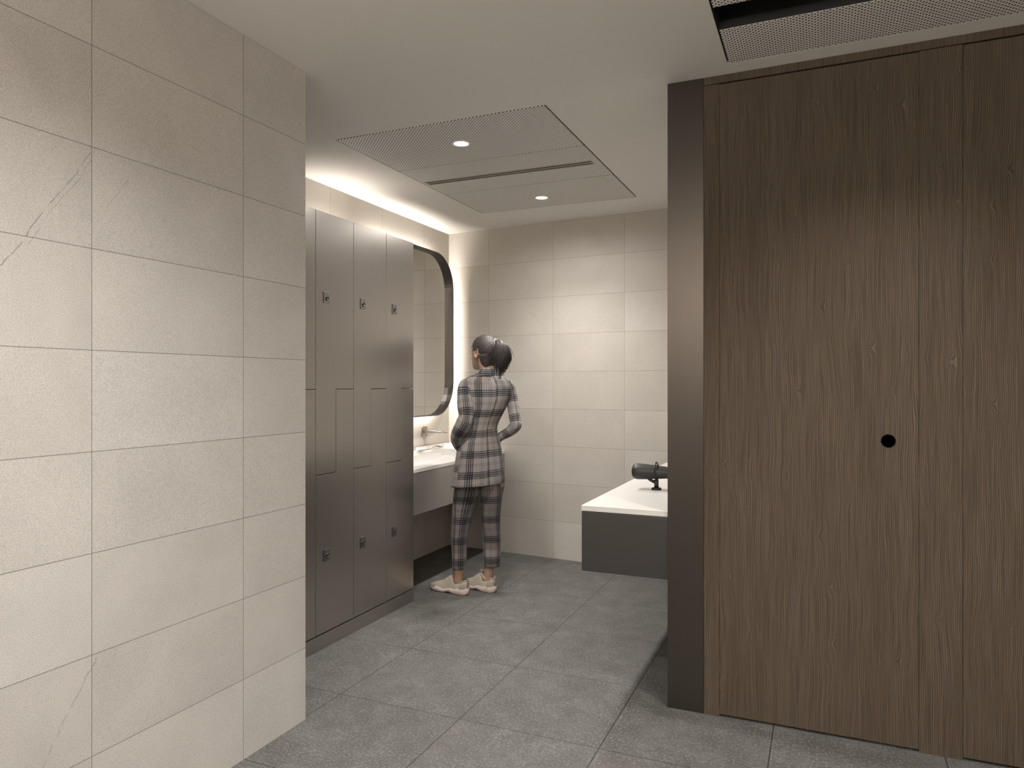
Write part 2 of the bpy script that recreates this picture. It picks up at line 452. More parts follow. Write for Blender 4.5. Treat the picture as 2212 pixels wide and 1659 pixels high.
# near left tiled wall, origin on a joint (y 2.0336-.6)
struct(MB().box(-1.15, 0, -3.5, YL - 1.4332, 0, CZ).build('wall_left', M['wall_left'], loc=(XL, 1.4332, 0)),
       'speckled grey beige tiled wall nearest on the left', 'wall')
struct(MB().box(-.1, 0, -1.9, 1.9, 0, CZ).build('wall_side', M['tile_far'], loc=(XF, 3.8333, 0)),
       'warm beige tiled wall behind the lockers and mirror', 'wall')
struct(MB().box(-.6 - .1, 2.9, 0, .1, 0, CZ).build('wall_back', M['tile_back'], loc=(BO.x + .4 * cos(BA), BO.y + .4 * sin(BA), 0), rot=(0, 0, BA)),
       'warm beige tiled wall at the back of the washroom', 'wall')
struct(MB().box(0, .1, 3.13 - 4.2, 5.5 - 4.2, 0, CZ).build('wall_right', M['tile_far'], loc=(XC1 + .003, 4.2, 0)))
struct(MB().box(0, .1, -2.6, 2.7, 0, CZ).build('wall_corridor', M['tile_far'], loc=(1.9, .4, 0)))
struct(MB().box(-3.2, 2.6, -.1, 0, 0, CZ).build('wall_rear', M['tile_plain'], loc=(0, -2.0, 0)))

# steel post and timber wall
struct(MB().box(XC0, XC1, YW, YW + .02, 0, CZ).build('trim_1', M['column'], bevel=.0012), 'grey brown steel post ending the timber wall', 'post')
HD = 2.664
def leaf(name, x0, x1, z0, z1, mat, y0=YW, y1=YW + .03, bevel=.0006):
    return MB().box(x0, x1, y0, y1, z0, z1).build(name, mat, bevel=bevel)
struct(leaf('trim_2', XC1 + .001, -.3990, 0, HD, M['wood'][0]), 'narrow dark timber strip beside the steel post', 'trim')
struct(leaf('trim_3', .3359, .4776, 0, HD, M['wood'][2]), 'dark timber strip between the two timber doors', 'trim')
struct(leaf('trim_4', XC1 + .001, 1.9, HD + .003, CZ, M['wood'][4]), 'dark timber head strip under the ceiling', 'trim')
struct(MB().box(XC1 + .004, 1.9, YW + .032, YW + .05, 0, CZ).build('wall_partition', M['dark_in']))
struct(leaf('trim_5', 1.17, 1.9, 0, HD, M['wood'][2]))
# door leaf with a round finger pull (real hole cut as a ring of faces around a cup)
KX, KZ, KR = .232, 1.180, .0275
def door_leaf(name, x0, x1, mat, hole=None):
    z0, z1 = .011, HD - .003
    y0, y1 = YW + .001, YW + .03
    b = MB()
    if not hole:
        b.box(x0, x1, y0, y1, z0, z1)
        return b.build(name, mat, bevel=.001)
    n = 48; kx, kz, kr = hole
    def sq(t):
        c, s_ = cos(t), sin(t); k = .06 / max(abs(c), abs(s_)); return (kx + c * k, kz + s_ * k)
    inner = [(kx + kr * cos(2 * pi * i / n), y0, kz + kr * sin(2 * pi * i / n)) for i in range(n)]
    outer = [(sq(2 * pi * i / n)[0], y0, sq(2 * pi * i / n)[1]) for i in range(n)]
    deep = [(p[0], y0 + .026, p[2]) for p in inner]
    b.v += inner + outer + deep
    for i in range(n):
        k = (i + 1) % n
        b.face([i, k, n + k, n + i]); b.face([i, k, 2 * n + k, 2 * n + i], None, 1)
    b.face([2 * n + i for i in range(n)], None, 1)
    for (a0, a1, c0, c1) in ((x0, kx - .06, z0, z1), (kx + .06, x1, z0, z1), (kx - .06, kx + .06, z0, kz - .06), (kx - .06, kx + .06, kz + .06, z1)):
        q = len(b.v); b.v += [(a0, y0, c0), (a1, y0, c0), (a1, y0, c1), (a0, y0, c1)]; b.face([q, q + 1, q + 2, q + 3])
    q = len(b.v); b.v += [(x0, y0, z0), (x1, y0, z0), (x1, y0, z1), (x0, y0, z1), (x0, y1, z0), (x1, y1, z0), (x1, y1, z1), (x0, y1, z1)]
    for f_ in ((0, 1, 5, 4), (1, 2, 6, 5), (2, 3, 7, 6), (3, 0, 4, 7)): b.face([q + i for i in f_])
    return b.build(name, [mat, M['blackmatte']])
d1 = struct(door_leaf('door_1', -.3978, .3347, M['wood'][1], (KX, KZ, KR)), 'dark timber door with a round black finger pull', 'door')
hb = MB(); hb.lathe([(KR, -.0012), (KR + .0002, .002), (KR - .0025, .004), (KR - .0025, -.0012)], (KX, YW + .001, KZ), 'y', 40)
hb.build('handle', M['black'], d1)
struct(door_leaf('door_2', .4788, 1.167, M['wood'][3]), 'dark timber door cut by the right edge of the picture', 'door')

# ------------------------------------------------------------------ ceiling panels, lamps, slots
def plate(x0, x1, y0, y1, label, slot=None):
    g = .0025; cx_, cy_ = (x0 + x1) / 2, (y0 + y1) / 2
    b = MB(); z0, z1 = -.0005, .004
    X0, X1, Y0, Y1 = x0 + g - cx_, x1 - g - cx_, y0 + g - cy_, y1 - g - cy_
    if slot is None: b.box(X0, X1, Y0, Y1, z0, z1)
    else:
        sx0, sx1, sy0, sy1 = slot[0] - cx_, slot[1] - cx_, slot[2] - cy_, slot[3] - cy_
        b.box(X0, sx0, Y0, Y1, z0, z1).box(sx1, X1, Y0, Y1, z0, z1).box(sx0, sx1, Y0, sy0, z0, z1).box(sx0, sx1, sy1, Y1, z0, z1)
    o = b.build('ceiling_panel', M['perf'], loc=(cx_, cy_, CZ))
    return tag(o, label, 'ceiling panel', 'perforated ceiling panels')
e = .005
plate(P1[0] + e, P1[1] - e, P1[2] + e, 3.714, 'perforated white ceiling panel with the larger nearer downlight above the washroom')
plate(P1[0] + e, P1[1] - e, 3.714, 4.304, 'perforated white ceiling panel crossed by the thin twin black slot', (-2.352, -1.236, 3.982, 4.054))
plate(P1[0] + e, P1[1] - e, 4.304, P1[3] - e, 'perforated white ceiling panel with the farther small downlight by the back wall')
plate(P2[0] + e, P2[1] - e, 2.705, P2[3] - e, 'perforated ceiling panel between the black slot and the timber wall')
plate(P2[0] + e, P2[1] - e, P2[2] + e, 2.536, 'perforated ceiling panel on the near side of the wide black slot', )
# twin slot diffuser of the washroom panel
sd = empty('slot_diffuser', (-1.794, 4.018, CZ)); tag(sd, 'thin twin-slot air diffuser in the washroom ceiling panel', 'air diffuser')
b = MB(); b.box(-.557, .557, -.0355, -.030, -.003, .003).box(-.557, .557, .030, .0355, -.003, .003).box(-.557, .557, -.004, .004, -.003, .003)
b.box(-.5575, -.552, -.0355, .0355, -.003, .003).box(.552, .5575, -.0355, .0355, -.003, .003)
b.build('frame', plain('diffuser_frame', (.42, .39, .36), .5), sd)
MB().box(-.552, .552, -.030, .030, .0015, .003).build('baffle', M['slotmetal'], sd)
# wide black slot of the corridor panel
sw = empty('slot_channel', (.245, 2.6205, CZ)); tag(sw, 'wide black recessed slot in the corridor ceiling panel', 'ceiling slot')
b = MB(); b.box(-.594, .594, -.083, -.081, 0, .10).box(-.594, .594, .081, .083, 0, .10).box(-.594, -.592, -.081, .081, 0, .10).box(.592, .594, -.081, .081, 0, .10)
b.build('side_wall', M['slotmetal'], sw)
MB().box(-.594, .594, -.083, .083, .10, .104).build('back_plate', M['slotmetal'], sw)

def downlight(loc, label, r=.05):
    t = empty('recessed_downlight', loc); tag(t, label, 'downlight', 'recessed downlights')
    b = MB(); b.lathe([(r, 0), (r, -.004), (r * .97, -.0055), (r * .80, -.0055), (r * .74, -.001), (r * .74, .0)], (0, 0, 0), 'z', 40)
    b.build('trim_ring', M['trimwhite'], t, True)
    b = MB(); b.lathe([(.001, -.0022), (r * .74, -.0022), (r * .74, .0005), (.001, .0005)], (0, 0, 0), 'z', 32)
    b.build('lamp_disc', M['lampdisc'], t)
    return t
downlight((-1.788, 3.416, CZ - .0005), 'bright round downlight in the nearer washroom ceiling panel', .052)
downlight((-1.793, 4.631, CZ - .0005), 'bright round downlight in the washroom ceiling panel by the back wall', .052)

# ------------------------------------------------------------------ lockers
XK = -2.42
LY = [2.667, 2.995, 3.3227, 3.650, 3.9645]
ZT, ZM, ZS, ZP = 2.310, 1.3715, .9225, .0805
lock_labels = ['grey brown steel locker mostly hidden behind the near tiled wall',
               'grey brown steel locker second along, just past the near tiled wall',
               'grey brown steel locker third along, in the middle of the row',
               'grey brown steel locker at the row end beside the round-cornered mirror']
def lplate(par, y, z, up):
    b = MB(); b.box(XK - .003, XK + .0015, y - .026, y + .027, z - .031, z + .031)
    p = b.build('lock_plate', M['lock'], par, bevel=.0008)
    MB().box(XK + .0012, XK + .0022, y - .0262, y - .0205, z - .0305, z + .0305).build('finger_slot', M['blackmatte'], p)
    b = MB(); b.lathe([(.0115, .001), (.0115, .005), (.009, .0062), (.0075, .0045), (.0075, .003)], (XK, y + .004, z - .004), 'x', 24)
    b.build('lock_cylinder', M['lockring'], p, True)
def door_poly(pts, name, par):
    o = MB().prism(pts, 'x', XK - .018, XK).build(name, M['steel'], par, bevel=.0012)
    return o
for i in range(4):
    y0, y1 = LY[i], LY[i + 1]; ym = (y0 + y1) / 2 + (.004 if i < 3 else .008); g = .0014
    t = empty('locker', (0, 0, 0)); tag(t, lock_labels[i], 'locker', 'steel lockers in a row')
    b = MB(); b.box(XF + .004, XK - .0205, y0 + .0005, y1 - .0005, ZP + .001, ZT)
    b.build('carcass', M['dark_in'] if i < 3 else M['steel'], t)
    zt, zb = ZT, ZP + .004
    up = door_poly([(y0 + g, zt), (y0 + g, ZS + g), (ym - g, ZS + g), (ym - g, ZM + g), (y1 - g, ZM + g), (y1 - g, zt)], 'door', t)
    lo = door_poly([(y0 + g, zb), (y1 - g, zb), (y1 - g, ZM - g), (ym + g, ZM - g), (ym + g, ZS - g), (y0 + g, ZS - g)], 'door', t)
    lplate(up, y0 + .0865, 1.860, 1); lplate(lo, y0 + .0865, .491, 0)
tag(MB().box(XF + .004, XK, LY[0], LY[4], 0, ZP - .002).build('locker_plinth', M['steelY'], bevel=.001), 'grey brown steel plinth running along the floor under the lockers', 'plinth')

# ------------------------------------------------------------------ mirror with rounded frame and light strip behind
MY0, MY1, MZ0, MZ1, MR = 4.06, 5.310, 1.145, 2.4635, .285
def rrect(off=0, n=14):
    y0, y1, z0, z1, r = MY0 + off, MY1 - off, MZ0 + off, MZ1 - off, MR - off
    pts = []
    for (cy_, cz_, a0) in ((y1 - r, z1 - r, 0), (y0 + r, z1 - r, pi / 2), (y0 + r, z0 + r, pi), (y1 - r, z0 + r, 1.5 * pi)):
        for k in range(n + 1):
            a = a0 + pi / 2 * k / n; pts.append((cy_ + r * cos(a), cz_ + r * sin(a)))
    return pts
def ring_prism(o1, o2, xa, xb):
    b = MB(); A, B = rrect(o1), rrect(o2)
    rings = [[(xa, p[0], p[1]) for p in A], [(xb, p[0], p[1]) for p in A], [(xb, p[0], p[1]) for p in B], [(xa, p[0], p[1]) for p in B], [(xa, p[0], p[1]) for p in A]]
    return b.loft(rings, cap0=False, cap1=False)
mr = empty('wall_mirror', (0, 0, 0)); tag(mr, 'tall back-lit mirror with round corners and a deep dark steel frame', 'mirror')
MB().prism(rrect(.004), 'x', -2.908, -2.892).build('glass', M['mirror'], mr)
ring_prism(0, .004, -2.935, -2.850).build('frame', M['blackframe'], mr)
MB().prism(rrect(.05), 'x', -2.975, -2.9085).build('back_box', M['dark_in'], mr)
ring_prism(.030, .0495, -2.972, -2.938).build('light_strip', M['led'], mr)

# ------------------------------------------------------------------ vanity counters
def vanity(name, pts_top, zt, label):
    """pts_top: plan polygon of the worktop"""
    t = empty(name, (0, 0, 0)); tag(t, label, 'vanity counter', 'floating vanity counters')
    return t
XV = -2.425
yb0, yb1 = backwall_y(XF) - .002, backwall_y(XV) - .002
t = vanity('vanity_counter', None, .846, 'floating white topped vanity counter under the mirror behind the standing woman')
MB().prism([(XF + .002, 3.9665), (XV, 3.9665), (XV, yb1), (XF + .002, yb0)], 'z', .821, .846).build('worktop', M['solid'], t, bevel=.0015)
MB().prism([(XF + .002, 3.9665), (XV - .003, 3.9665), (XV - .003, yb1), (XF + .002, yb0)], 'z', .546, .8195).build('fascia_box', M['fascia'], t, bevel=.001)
XR = -1.0145
YR = YW + .0215
t2 = vanity('vanity_counter', None, .844, 'floating white topped vanity counter behind the steel post on the right')
MB().prism([(XR, YR), (XC1, YR), (XC1, backwall_y(XC1) - .002), (XR, backwall_y(XR) - .002)], 'z', .8195, .8445).build('worktop', M['solid'], t2, bevel=.0015)
MB().prism([(XR + .002, YR + .002), (XC1, YR + .002), (XC1, backwall_y(XC1) - .002), (XR + .002, backwall_y(XR) - .002)], 'z', .545, .817).build('fascia_box', M['fascia_shaded'], t2, bevel=.001)
MB().prism([(XR + .006, YR + .006), (XC1, YR + .006), (XC1, backwall_y(XC1) - .002), (XR + .006, backwall_y(XR) - .002)], 'z', .8165, .820).build('shadow_gap', M['blackmatte'], t2)

# two low rectangular ceramic basins
def basin(y0, y1, label):
    t = empty('wash_basin', (0, 0, .846)); tag(t, label, 'basin', 'low white basins')
    x0, x1, h, w_ = -2.962, -2.60, .050, .012
    b = MB()
    b.box(x0, x1, y0, y1, 0, .010)
    b.box(x0, x0 + w_, y0, y1, .010, h).box(x1 - w_, x1, y0, y1, .010, h).box(x0 + w_, x1 - w_, y0, y0 + w_, .010, h).box(x0 + w_, x1 - w_, y1 - w_, y1, .010, h)
    b.build('bowl', M['ceramic'], t)
    b = MB(); b.lathe([(.001, .0135), (.022, .0135), (.024, .0101), (.001, .0101)], ((x0 + x1) / 2, (y0 + y1) / 2, 0), 'z', 24)
    b.build('drain', M['chrome'], t)
basin(4.19, 4.654, 'low white rectangular basin nearest the lockers')
basin(4.885, 5.345, 'low white rectangular basin in front of the standing woman')
# wall tap over the far basin (and its twin over the near one, hidden by the lockers)
def tap(y, label):
    t = empty('wall_tap', (XF + .001, y, 1.012)); tag(t, label, 'tap')
    MB().box(0, .010, -.040, .040, -.042, .042).build('wall_plate', M['chrome'], t, bevel=.004)
    b = MB()
    rings = []
    for x, hw, hz, dz in ((.009, .017, .012, 0), (.06, .016, .010, .001), (.12, .016, .008, .001), (.17, .018, .006, .0), (.20, .018, .0045, -.001), (.212, .015, .003, -.003)):
        rings.append([(x, -hw, dz - hz), (x, hw, dz - hz), (x, hw, dz + hz), (x, -hw, dz + hz)])
    b.loft(rings); b.build('spout', M['chrome'], t, bevel=.002)
tap(5.040, 'brushed steel wall tap with a thin flat spout under the mirror')
# wavy metal soap tray lying across the gap between both basins
b = MB(); top = []; n = 26
for i in range(n + 1):
    f_ = i / n; y = 4.625 + f_ * .345
    z = .8985 + .016 * max(0, sin((f_ - .35) * pi / .65)) ** 2 * (1 if f_ > .35 else 0) + .003 * sin(f_ * 40) * (f_ > .62)
    hw = .020 - .006 * f_
    top.append((y, z, hw))
rings = [[(-2.775 - hw, y, z), (-2.775 + hw, y, z), (-2.775 + hw, y, z + .004), (-2.775 - hw, y, z + .004)] for y, z, hw in top]
b.loft(rings); tag(b.build('soap_tray', M['lock'], None, bevel=.001), 'small wavy grey metal tray lying across the two white basins', 'tray')

# ------------------------------------------------------------------ hair dryer in its stand on the right counter
def px_ray(u, v):
    F = V((-sin(TH), cos(TH), 0)); R = V((cos(TH), sin(TH), 0))
    return F + R * ((u - CXP) / FPX) + V((0, 0, 1)) * ((CYP - v) / FPX)
DT = .8445
r_ = px_ray(1418, 1058); k_ = (DT - 1.4) / r_.z; DB = CAM + r_ * k_
dr = empty('hair_dryer', (DB.x, DB.y, DT), 0)
tag(dr, 'black barrel-shaped hair dryer clipped in an upright stand on the right counter', 'hair dryer')
dsc = k_ / FPX            # metres per pixel at the dryer
ax = V((1, 0, 0)); AZ = (1058 - 1020) * dsc       # barrel axis height
b = MB()
b.lathe([(.001, -53 * dsc), (8 * dsc, -52.6 * dsc), (14 * dsc, -50 * dsc), (16.6 * dsc, -46 * dsc), (17.4 * dsc, -40 * dsc), (17 * dsc, -32 * dsc), (15.4 * dsc, -10 * dsc), (14 * dsc, 8 * dsc), (12.6 * dsc, 24 * dsc), (11.6 * dsc, 42 * dsc), (11.2 * dsc, 60 * dsc), (11.2 * dsc, 62 * dsc), (9 * dsc, 62 * dsc), (.001, 61.5 * dsc)], (0, 0, AZ), 'x', 40)
b.build('barrel', M['black'], dr, True)
b = MB(); ang = [2 * pi * i / 40 for i in range(41)]
b.tube([(0, 19.5 * dsc * cos(a) * .9, AZ + 2 * dsc + 19.5 * dsc * sin(a)) for a in ang], 1.5 * dsc, 8, False); b.build('ring', M['black'], dr, True)
b = MB(); b.lathe([(4.8 * dsc, 3 * dsc), (4.8 * dsc, 20 * dsc), (4.2 * dsc, 21 * dsc), (3.2 * dsc, 25 * dsc)], (0, 0, 0), 'z', 20); b.build('post', M['black'], dr, True)
b = MB(); b.lathe([(10.5 * dsc, 0), (10.5 * dsc, 3.2 * dsc), (9.4 * dsc, 4.6 * dsc), (4.8 * dsc, 4.8 * dsc)], (0, 0, 0), 'z', 32); b.build('base', M['black'], dr, True)
b = MB(); b.tube([(-1 * dsc, 0, 16 * dsc), (-8 * dsc, 0, 18 * dsc), (-15 * dsc, 0, 21 * dsc), (-22 * dsc, 0, 25 * dsc)], [4 * dsc, 3.4 * dsc, 2.6 * dsc, 1.4 * dsc], 10); b.build('brace', M['black'], dr, True)
b = MB(); b.tube([(45 * dsc, 0, AZ - 8 * dsc), (48 * dsc, 0, AZ - 22 * dsc), (50 * dsc, 0, 2.5 * dsc + .012)], [6.5 * dsc, 6.2 * dsc, 6 * dsc], 14); b.build('handle', M['black'], dr, True)

# ------------------------------------------------------------------ the person
PG = V((-2.10, 4.33, 0)); PR = V((.889, .4577, 0)).normalized(); PE = V((-PR.y, PR.x, 0)); PRZ = atan2(PR.y, PR.x)
def pp(u, v, d=0.0):
    """figure-local point (right, away, up) that lies on the sight line u,v at local depth d"""
    r = px_ray(u, v); k = ((PG + PE * d) - CAM).dot(PE) / r.dot(PE); p = CAM + r * k - PG
    return V((p.dot(PR), d, p.z))
def w2l(x, y, z=0):
    p = V((x, y, z)) - PG; return V((p.dot(PR), p.dot(PE), p.z))
TW = .22         # the torso is turned a little to the left: depth shear per metre to the right
def ring(uL, uR, v, depth, d=0.03, n=40, sq=2.3, tw=TW, tilt=0):
    a, b_ = pp(uL, v, d), pp(uR, v, d); c = (a + b_) / 2; hw = (b_ - a).length / 2
    out = []
    for j in range(n):
        t = 2 * pi * j / n + pi / 2          # starts in front (away from the camera)
        x = abs(cos(t)) ** (2 / sq) * (1 if cos(t) > 0 else -1) * hw
        y = abs(sin(t)) ** (2 / sq) * (1 if sin(t) > 0 else -1) * depth
        out.append(V((c.x + x, d + y + tw * x, c.z + tilt * x)))
    return out
def smooth_rings(rows, f, k=3):
    """Catmull-Rom through rows of numbers, k steps per span"""
    out = []
    for i in range(len(rows) - 1):
        p0, p1, p2, p3 = rows[max(i - 1, 0)], rows[i], rows[i + 1], rows[min(i + 2, len(rows) - 1)]
        for s_ in range(k):
            t = s_ / k
            out.append([.5 * (2 * b + (c - a) * t + (2 * a - 5 * b + 4 * c - d) * t * t + (3 * b - a - 3 * c + d) * t ** 3) for a, b, c, d in zip(p0, p1, p2, p3)])
    out.append(list(rows[-1]))
    return [f(r) for r in out]
def path(rows, k=4): return smooth_rings(rows, lambda r: r, k)

# --- head frame
FA = rad(53)                                             # face turned 57 degrees left of straight away
HF = V((-sin(FA), cos(FA), 0)); HL = V((-cos(FA), -sin(FA), 0)); HU = V((0, 0, 1))
HC = pp(1047.5, 757.5, .03)
def hp(f, l, u): return HC + HF * f + HL * l + HU * u

# --- body: one continuous surface (joined parts fused by a remesh)
bb = MB()
prof = [(.0918, .012, -.012, .010), (.088, .030, -.032, .026), (.078, .052, -.054, .042), (.062, .070, -.071, .056), (.040, .084, -.085, .068), (.015, .0915, -.092, .0735),
        (-.008, .0915, -.092, .074), (-.022, .088, -.090, .073), (-.040, .089, -.084, .0705), (-.058, .091, -.074, .067), (-.074, .090, -.062, .0625), (-.090, .0915, -.048, .057),
        (-.100, .090, -.032, .051), (-.112, .0895, -.012, .044), (-.122, .086, .012, .034), (-.129, .078, .034, .022), (-.132, .068, .050, .010)]
rings = []
for z, f1, b1, w_ in prof:
    c_ = (f1 + b1) / 2; h_ = (f1 - b1) / 2
    rings.append([hp(c_ + h_ * (cos(t) if cos(t) < 0 else cos(t) ** .82), w_ * (1 if sin(t) > 0 else -1) * abs(sin(t)) ** (.9 if cos(t) > 0 else 1), z) for t in [2 * pi * j / 36 for j in range(36)]])
bb.loft(rings)
# nose, brow, lips mass, ears
bb.tube([hp(.086, 0, -.012), hp(.094, 0, -.030), hp(.102, 0, -.050), hp(.092, 0, -.062)], [.006, .0085, .0115, .009], 10)
for s_ in (-1, 1):
    bb.ball(hp(.097, .010 * s_, -.056), (.009, .009, .007))
    bb.tube([hp(.070, .052 * s_, -.004), hp(.083, .030 * s_, .000), hp(.086, .010 * s_, -.004)], [.006, .008, .006], 8)
    # ear: rim and lobe
    ear = [hp(.010 + .018 * cos(a) - .004 * sin(a), (.074 + .012 * (1 - cos(a)) / 2 + .004) * s_, -.022 + .030 * sin(a)) for a in [rad(x) for x in range(-70, 251, 20)]]
    bb.tube(ear, [.0045 + .0015 * (i < 3) for i in range(len(ear))], 8)
    bb.ball(hp(.004, .074 * s_, -.024), (.010, .010, .024))
    bb.ball(hp(.014, .073 * s_, -.049), (.008, .007, .009))
bb.ball(hp(.088, 0, -.083), (.011, .011, .010)); bb.ball(hp(.083, 0, -.116), (.014, .014, .012))
# neck and shoulders, inside the jacket below
nk = [pp(1049, 770, .015), pp(1050, 790, .012), pp(1052, 806, .016), pp(1054, 822, .022)]
bb.tube(nk, [.056, .051, .049, .046], 20)
def bring(uL, uR, v, dep, k=.74): 
    m_ = (uL + uR) / 2; h = (uR - uL) / 2 * k
    return ring(m_ - h, m_ + h, v, dep * k, n=28)
bb.loft([bring(*r) for r in [(1038, 1070, 812, .05), (1012, 1092, 822, .07), (1004, 1100, 836, .085), (1004, 1100, 860, .10), (1008, 1092, 885, .10), (1008, 1078, 910, .09), (1006, 1075, 925, .088), (998, 1078, 945, .10), (988, 1083, 970, .12), (985, 1086, 1000, .125), (987, 1082, 1030, .11)]])
SHL, SHR = pp(1006, 832, -.03), pp(1100, 836, .07)
armL = [SHL, pp(1004.5, 868, -.05), pp(1006, 903, -.085), pp(998, 922, -.055), pp(989, 940, 0.0)]
armR = [SHR, pp(1107, 872, .055), pp(1114, 913, .02), pp(1101, 932, .055), pp(1087, 941, .085)]
def hand(wr, palm, fdir, side):
    """palm plus four curled fingers and a thumb; wr wrist, palm palm centre"""
    ax_ = (palm - wr).normalized(); sd = ax_.cross(fdir).normalized()
    bb.tube([wr, wr.lerp(palm, .5), palm, palm + ax_ * .035], [.024, .026, .032, .026], 12, flat=.55)
    for q, ln in enumerate((.062, .072, .068, .052)):
        o_ = palm + ax_ * .035 + sd * (.028 - .0185 * q)
        bb.tube([o_ - ax_ * .012, o_ + ax_ * ln * .40, o_ + ax_ * ln * .72 + fdir * .014, o_ + ax_ * ln * .92 + fdir * .032], [.0088, .0084, .0078, .0062], 8)
    o_ = palm - ax_ * .012 + sd * .026
    bb.tube([o_ - sd * .010, o_ + sd * .018 + ax_ * .02, o_ + sd * .024 + ax_ * .048 + fdir * .008], [.0115, .0105, .0078], 8)
for arm, fd in ((armL, V((.5, .8, 0)).normalized()), (armR, V((-.7, .6, 0)).normalized())):
    bb.tube(path([list(p) + [r] for p, r in zip(arm, (.042, .040, .034, .030, .024))], 3) and [V(p[:3]) for p in path([list(p) for p in arm], 3)], [x[0] for x in path([[.030], [.032], [.026], [.026], [.022]], 3)], 14)
    fw = (arm[-1] - arm[-2]).normalized()
    inward = V((.45, .55, -.7)) if arm is armL else V((-.75, .35, -.55))
    dirh = (fw + inward).normalized()
    hand(arm[-1], arm[-1] + dirh * .055, fd, 1)
# legs
ANL, ANR = w2l(-2.236, 4.227), w2l(-2.092, 4.355)
legL = [(1010, 1020, .04, .085), (1008, 1060, .03, .078), (1002, 1100, .02, .066), (996.5, 1135, .01, .052), (994, 1165, .0, .050), (991.5, 1200, -.005, .042), (990, 1230, ANL.y, .035), (989.5, 1250, ANL.y, .034)]
legR = [(1060, 1020, .04, .085), (1060, 1060, .04, .078), (1060.5, 1100, .045, .066), (1061.5, 1135, .05, .053), (1062.5, 1165, .055, .050), (1060, 1200, .062, .042), (1056.5, 1228, ANR.y, .035), (1054, 1248, ANR.y, .034)]
SHOE = []
for leg, heel, toe in ((legL, w2l(-2.162, 4.214), w2l(-2.452, 4.264)), (legR, w2l(-2.020, 4.336), w2l(-2.292, 4.408))):
    r_ = smooth_rings([list(pp(u, v, d)) + [r] for u, v, d, r in leg], lambda q: q, 3)
    bb.tube([V(q[:3]) for q in r_], [q[3] for q in r_], 16)
    dr_ = (toe - heel).normalized(); an = heel + dr_ * .075
    bb.tube([V(r_[-1][:3]), an + V((0, 0, .085)), an + dr_ * .012 + V((0, 0, .060))], [.034, .034, .028], 14)
    bb.tube([an - dr_ * .015 + V((0, 0, .046)), an + dr_ * .05 + V((0, 0, .050)), an + dr_ * .11 + V((0, 0, .042)), an + dr_ * .15 + V((0, 0, .036))], [.016, .022, .024, .018], 14, flat=.6)
    SHOE.append((heel, toe, dr_))
person = bb.build('person', M['skin'], None, True, loc=PG, rot=(0, 0, PRZ))
rm = person.modifiers.new('fuse', 'REMESH'); rm.mode = 'VOXEL'; rm.voxel_size = .0042; rm.use_smooth_shade = True
sm = person.modifiers.new('soft', 'SMOOTH'); sm.factor = .5; sm.iterations = 4
tag(person, 'woman with a dark ponytail in a plaid suit, hands in pockets, facing the mirror', 'person')

# --- blazer: torso shell
rows = [(1037, 1071, 803, .058, .016), (1024, 1081, 809, .066, .016), (1009, 1093, 815.5, .072, .016), (1001, 1102.5, 824, .080, .018), (1000, 1107, 838, .092, .022), (1002, 1105.5, 855, .104, .026), (1005, 1099, 872, .108, .028),
        (1006, 1089, 890, .106, .03), (1006, 1080, 908, .100, .03), (1003, 1074.5, 925, .098, .03), (997, 1077, 941, .106, .03), (989, 1082, 960, .120, .03), (984, 1086, 985, .130, .03), (980, 1089, 1010, .134, .03), (977, 1091, 1030, .136, .03), (975, 1092, 1045.5, .137, .03)]
N = 48
def tr(r):
    g = ring(r[0], r[1], r[2], r[3], r[4], N, 2.25, TW, tilt=.055 * max(0, (r[2] - 940) / 105))
    return g
rg = smooth_rings(rows, tr, 4)
# small cloth folds around the waist and back
for i, g in enumerate(rg):
    for p in g:
        nz = mnoise.noise(V((p.x * 7, p.y * 7, p.z * 16))) * .0045 + mnoise.noise(V((p.x * 22 + p.z * 10, p.y * 20, p.z * 30))) * .0018
        p.x += nz * .6; p.y -= nz
vs = [0]
for i in range(1, len(rg)): vs.append(vs[-1] + abs(rg[i][0].z - rg[i - 1][0].z) + 1e-4)
us = [.93 * j / N for j in range(N + 1)]
mb = MB(); mb.loft(rg, [u + .028 for u in us], [v + .02 for v in vs], False, False)
# side panels of the skirt: shift the check where the side seam runs
for k in range(len(mb.f)):
    i, j = divmod(k, N)
    if j >= 26: mb.uv[k] = [(a + .052, b_ + .005) for a, b_ in mb.uv[k]]
    if i > len(rg) * .60 and (j < 17): mb.uv[k] = [(a + .05, b_ + .046) for a, b_ in mb.uv[k]]
blazer = mb.build('blazer', M['plaid'], person, True)
so = blazer.modifiers.new('thick', 'SOLIDIFY'); so.thickness = .004; so.offset = -1
# collar band standing round the neck
cr = [ring(1038, 1068.5, 796, .052, .012, 36, 2.1, TW), ring(1036.5, 1070, 800, .057, .013, 36, 2.1, TW), ring(1031, 1074.5, 806, .067, .014, 36, 2.1, TW), ring(1025, 1079, 810.5, .073, .015, 36, 2.1, TW), ring(1025.5, 1078.5, 811.5, .071, .015, 36, 2.1, TW)]
for q, g in enumerate(cr):
    for j, p in enumerate(g):
        fr = max(0, cos(2 * pi * j / 36))          # front dips
        p.z -= fr ** 1.5 * .030 * (1 if q < 4 else 1); p.y += fr * .02
mb = MB(); mb.loft(cr, [.5 * j / 36 for j in range(37)], [0, .015, .035, .045, .048], False, False)
c_ = mb.build('collar', M['plaid'], blazer, True); so = c_.modifiers.new('thick', 'SOLIDIFY'); so.thickness = .003
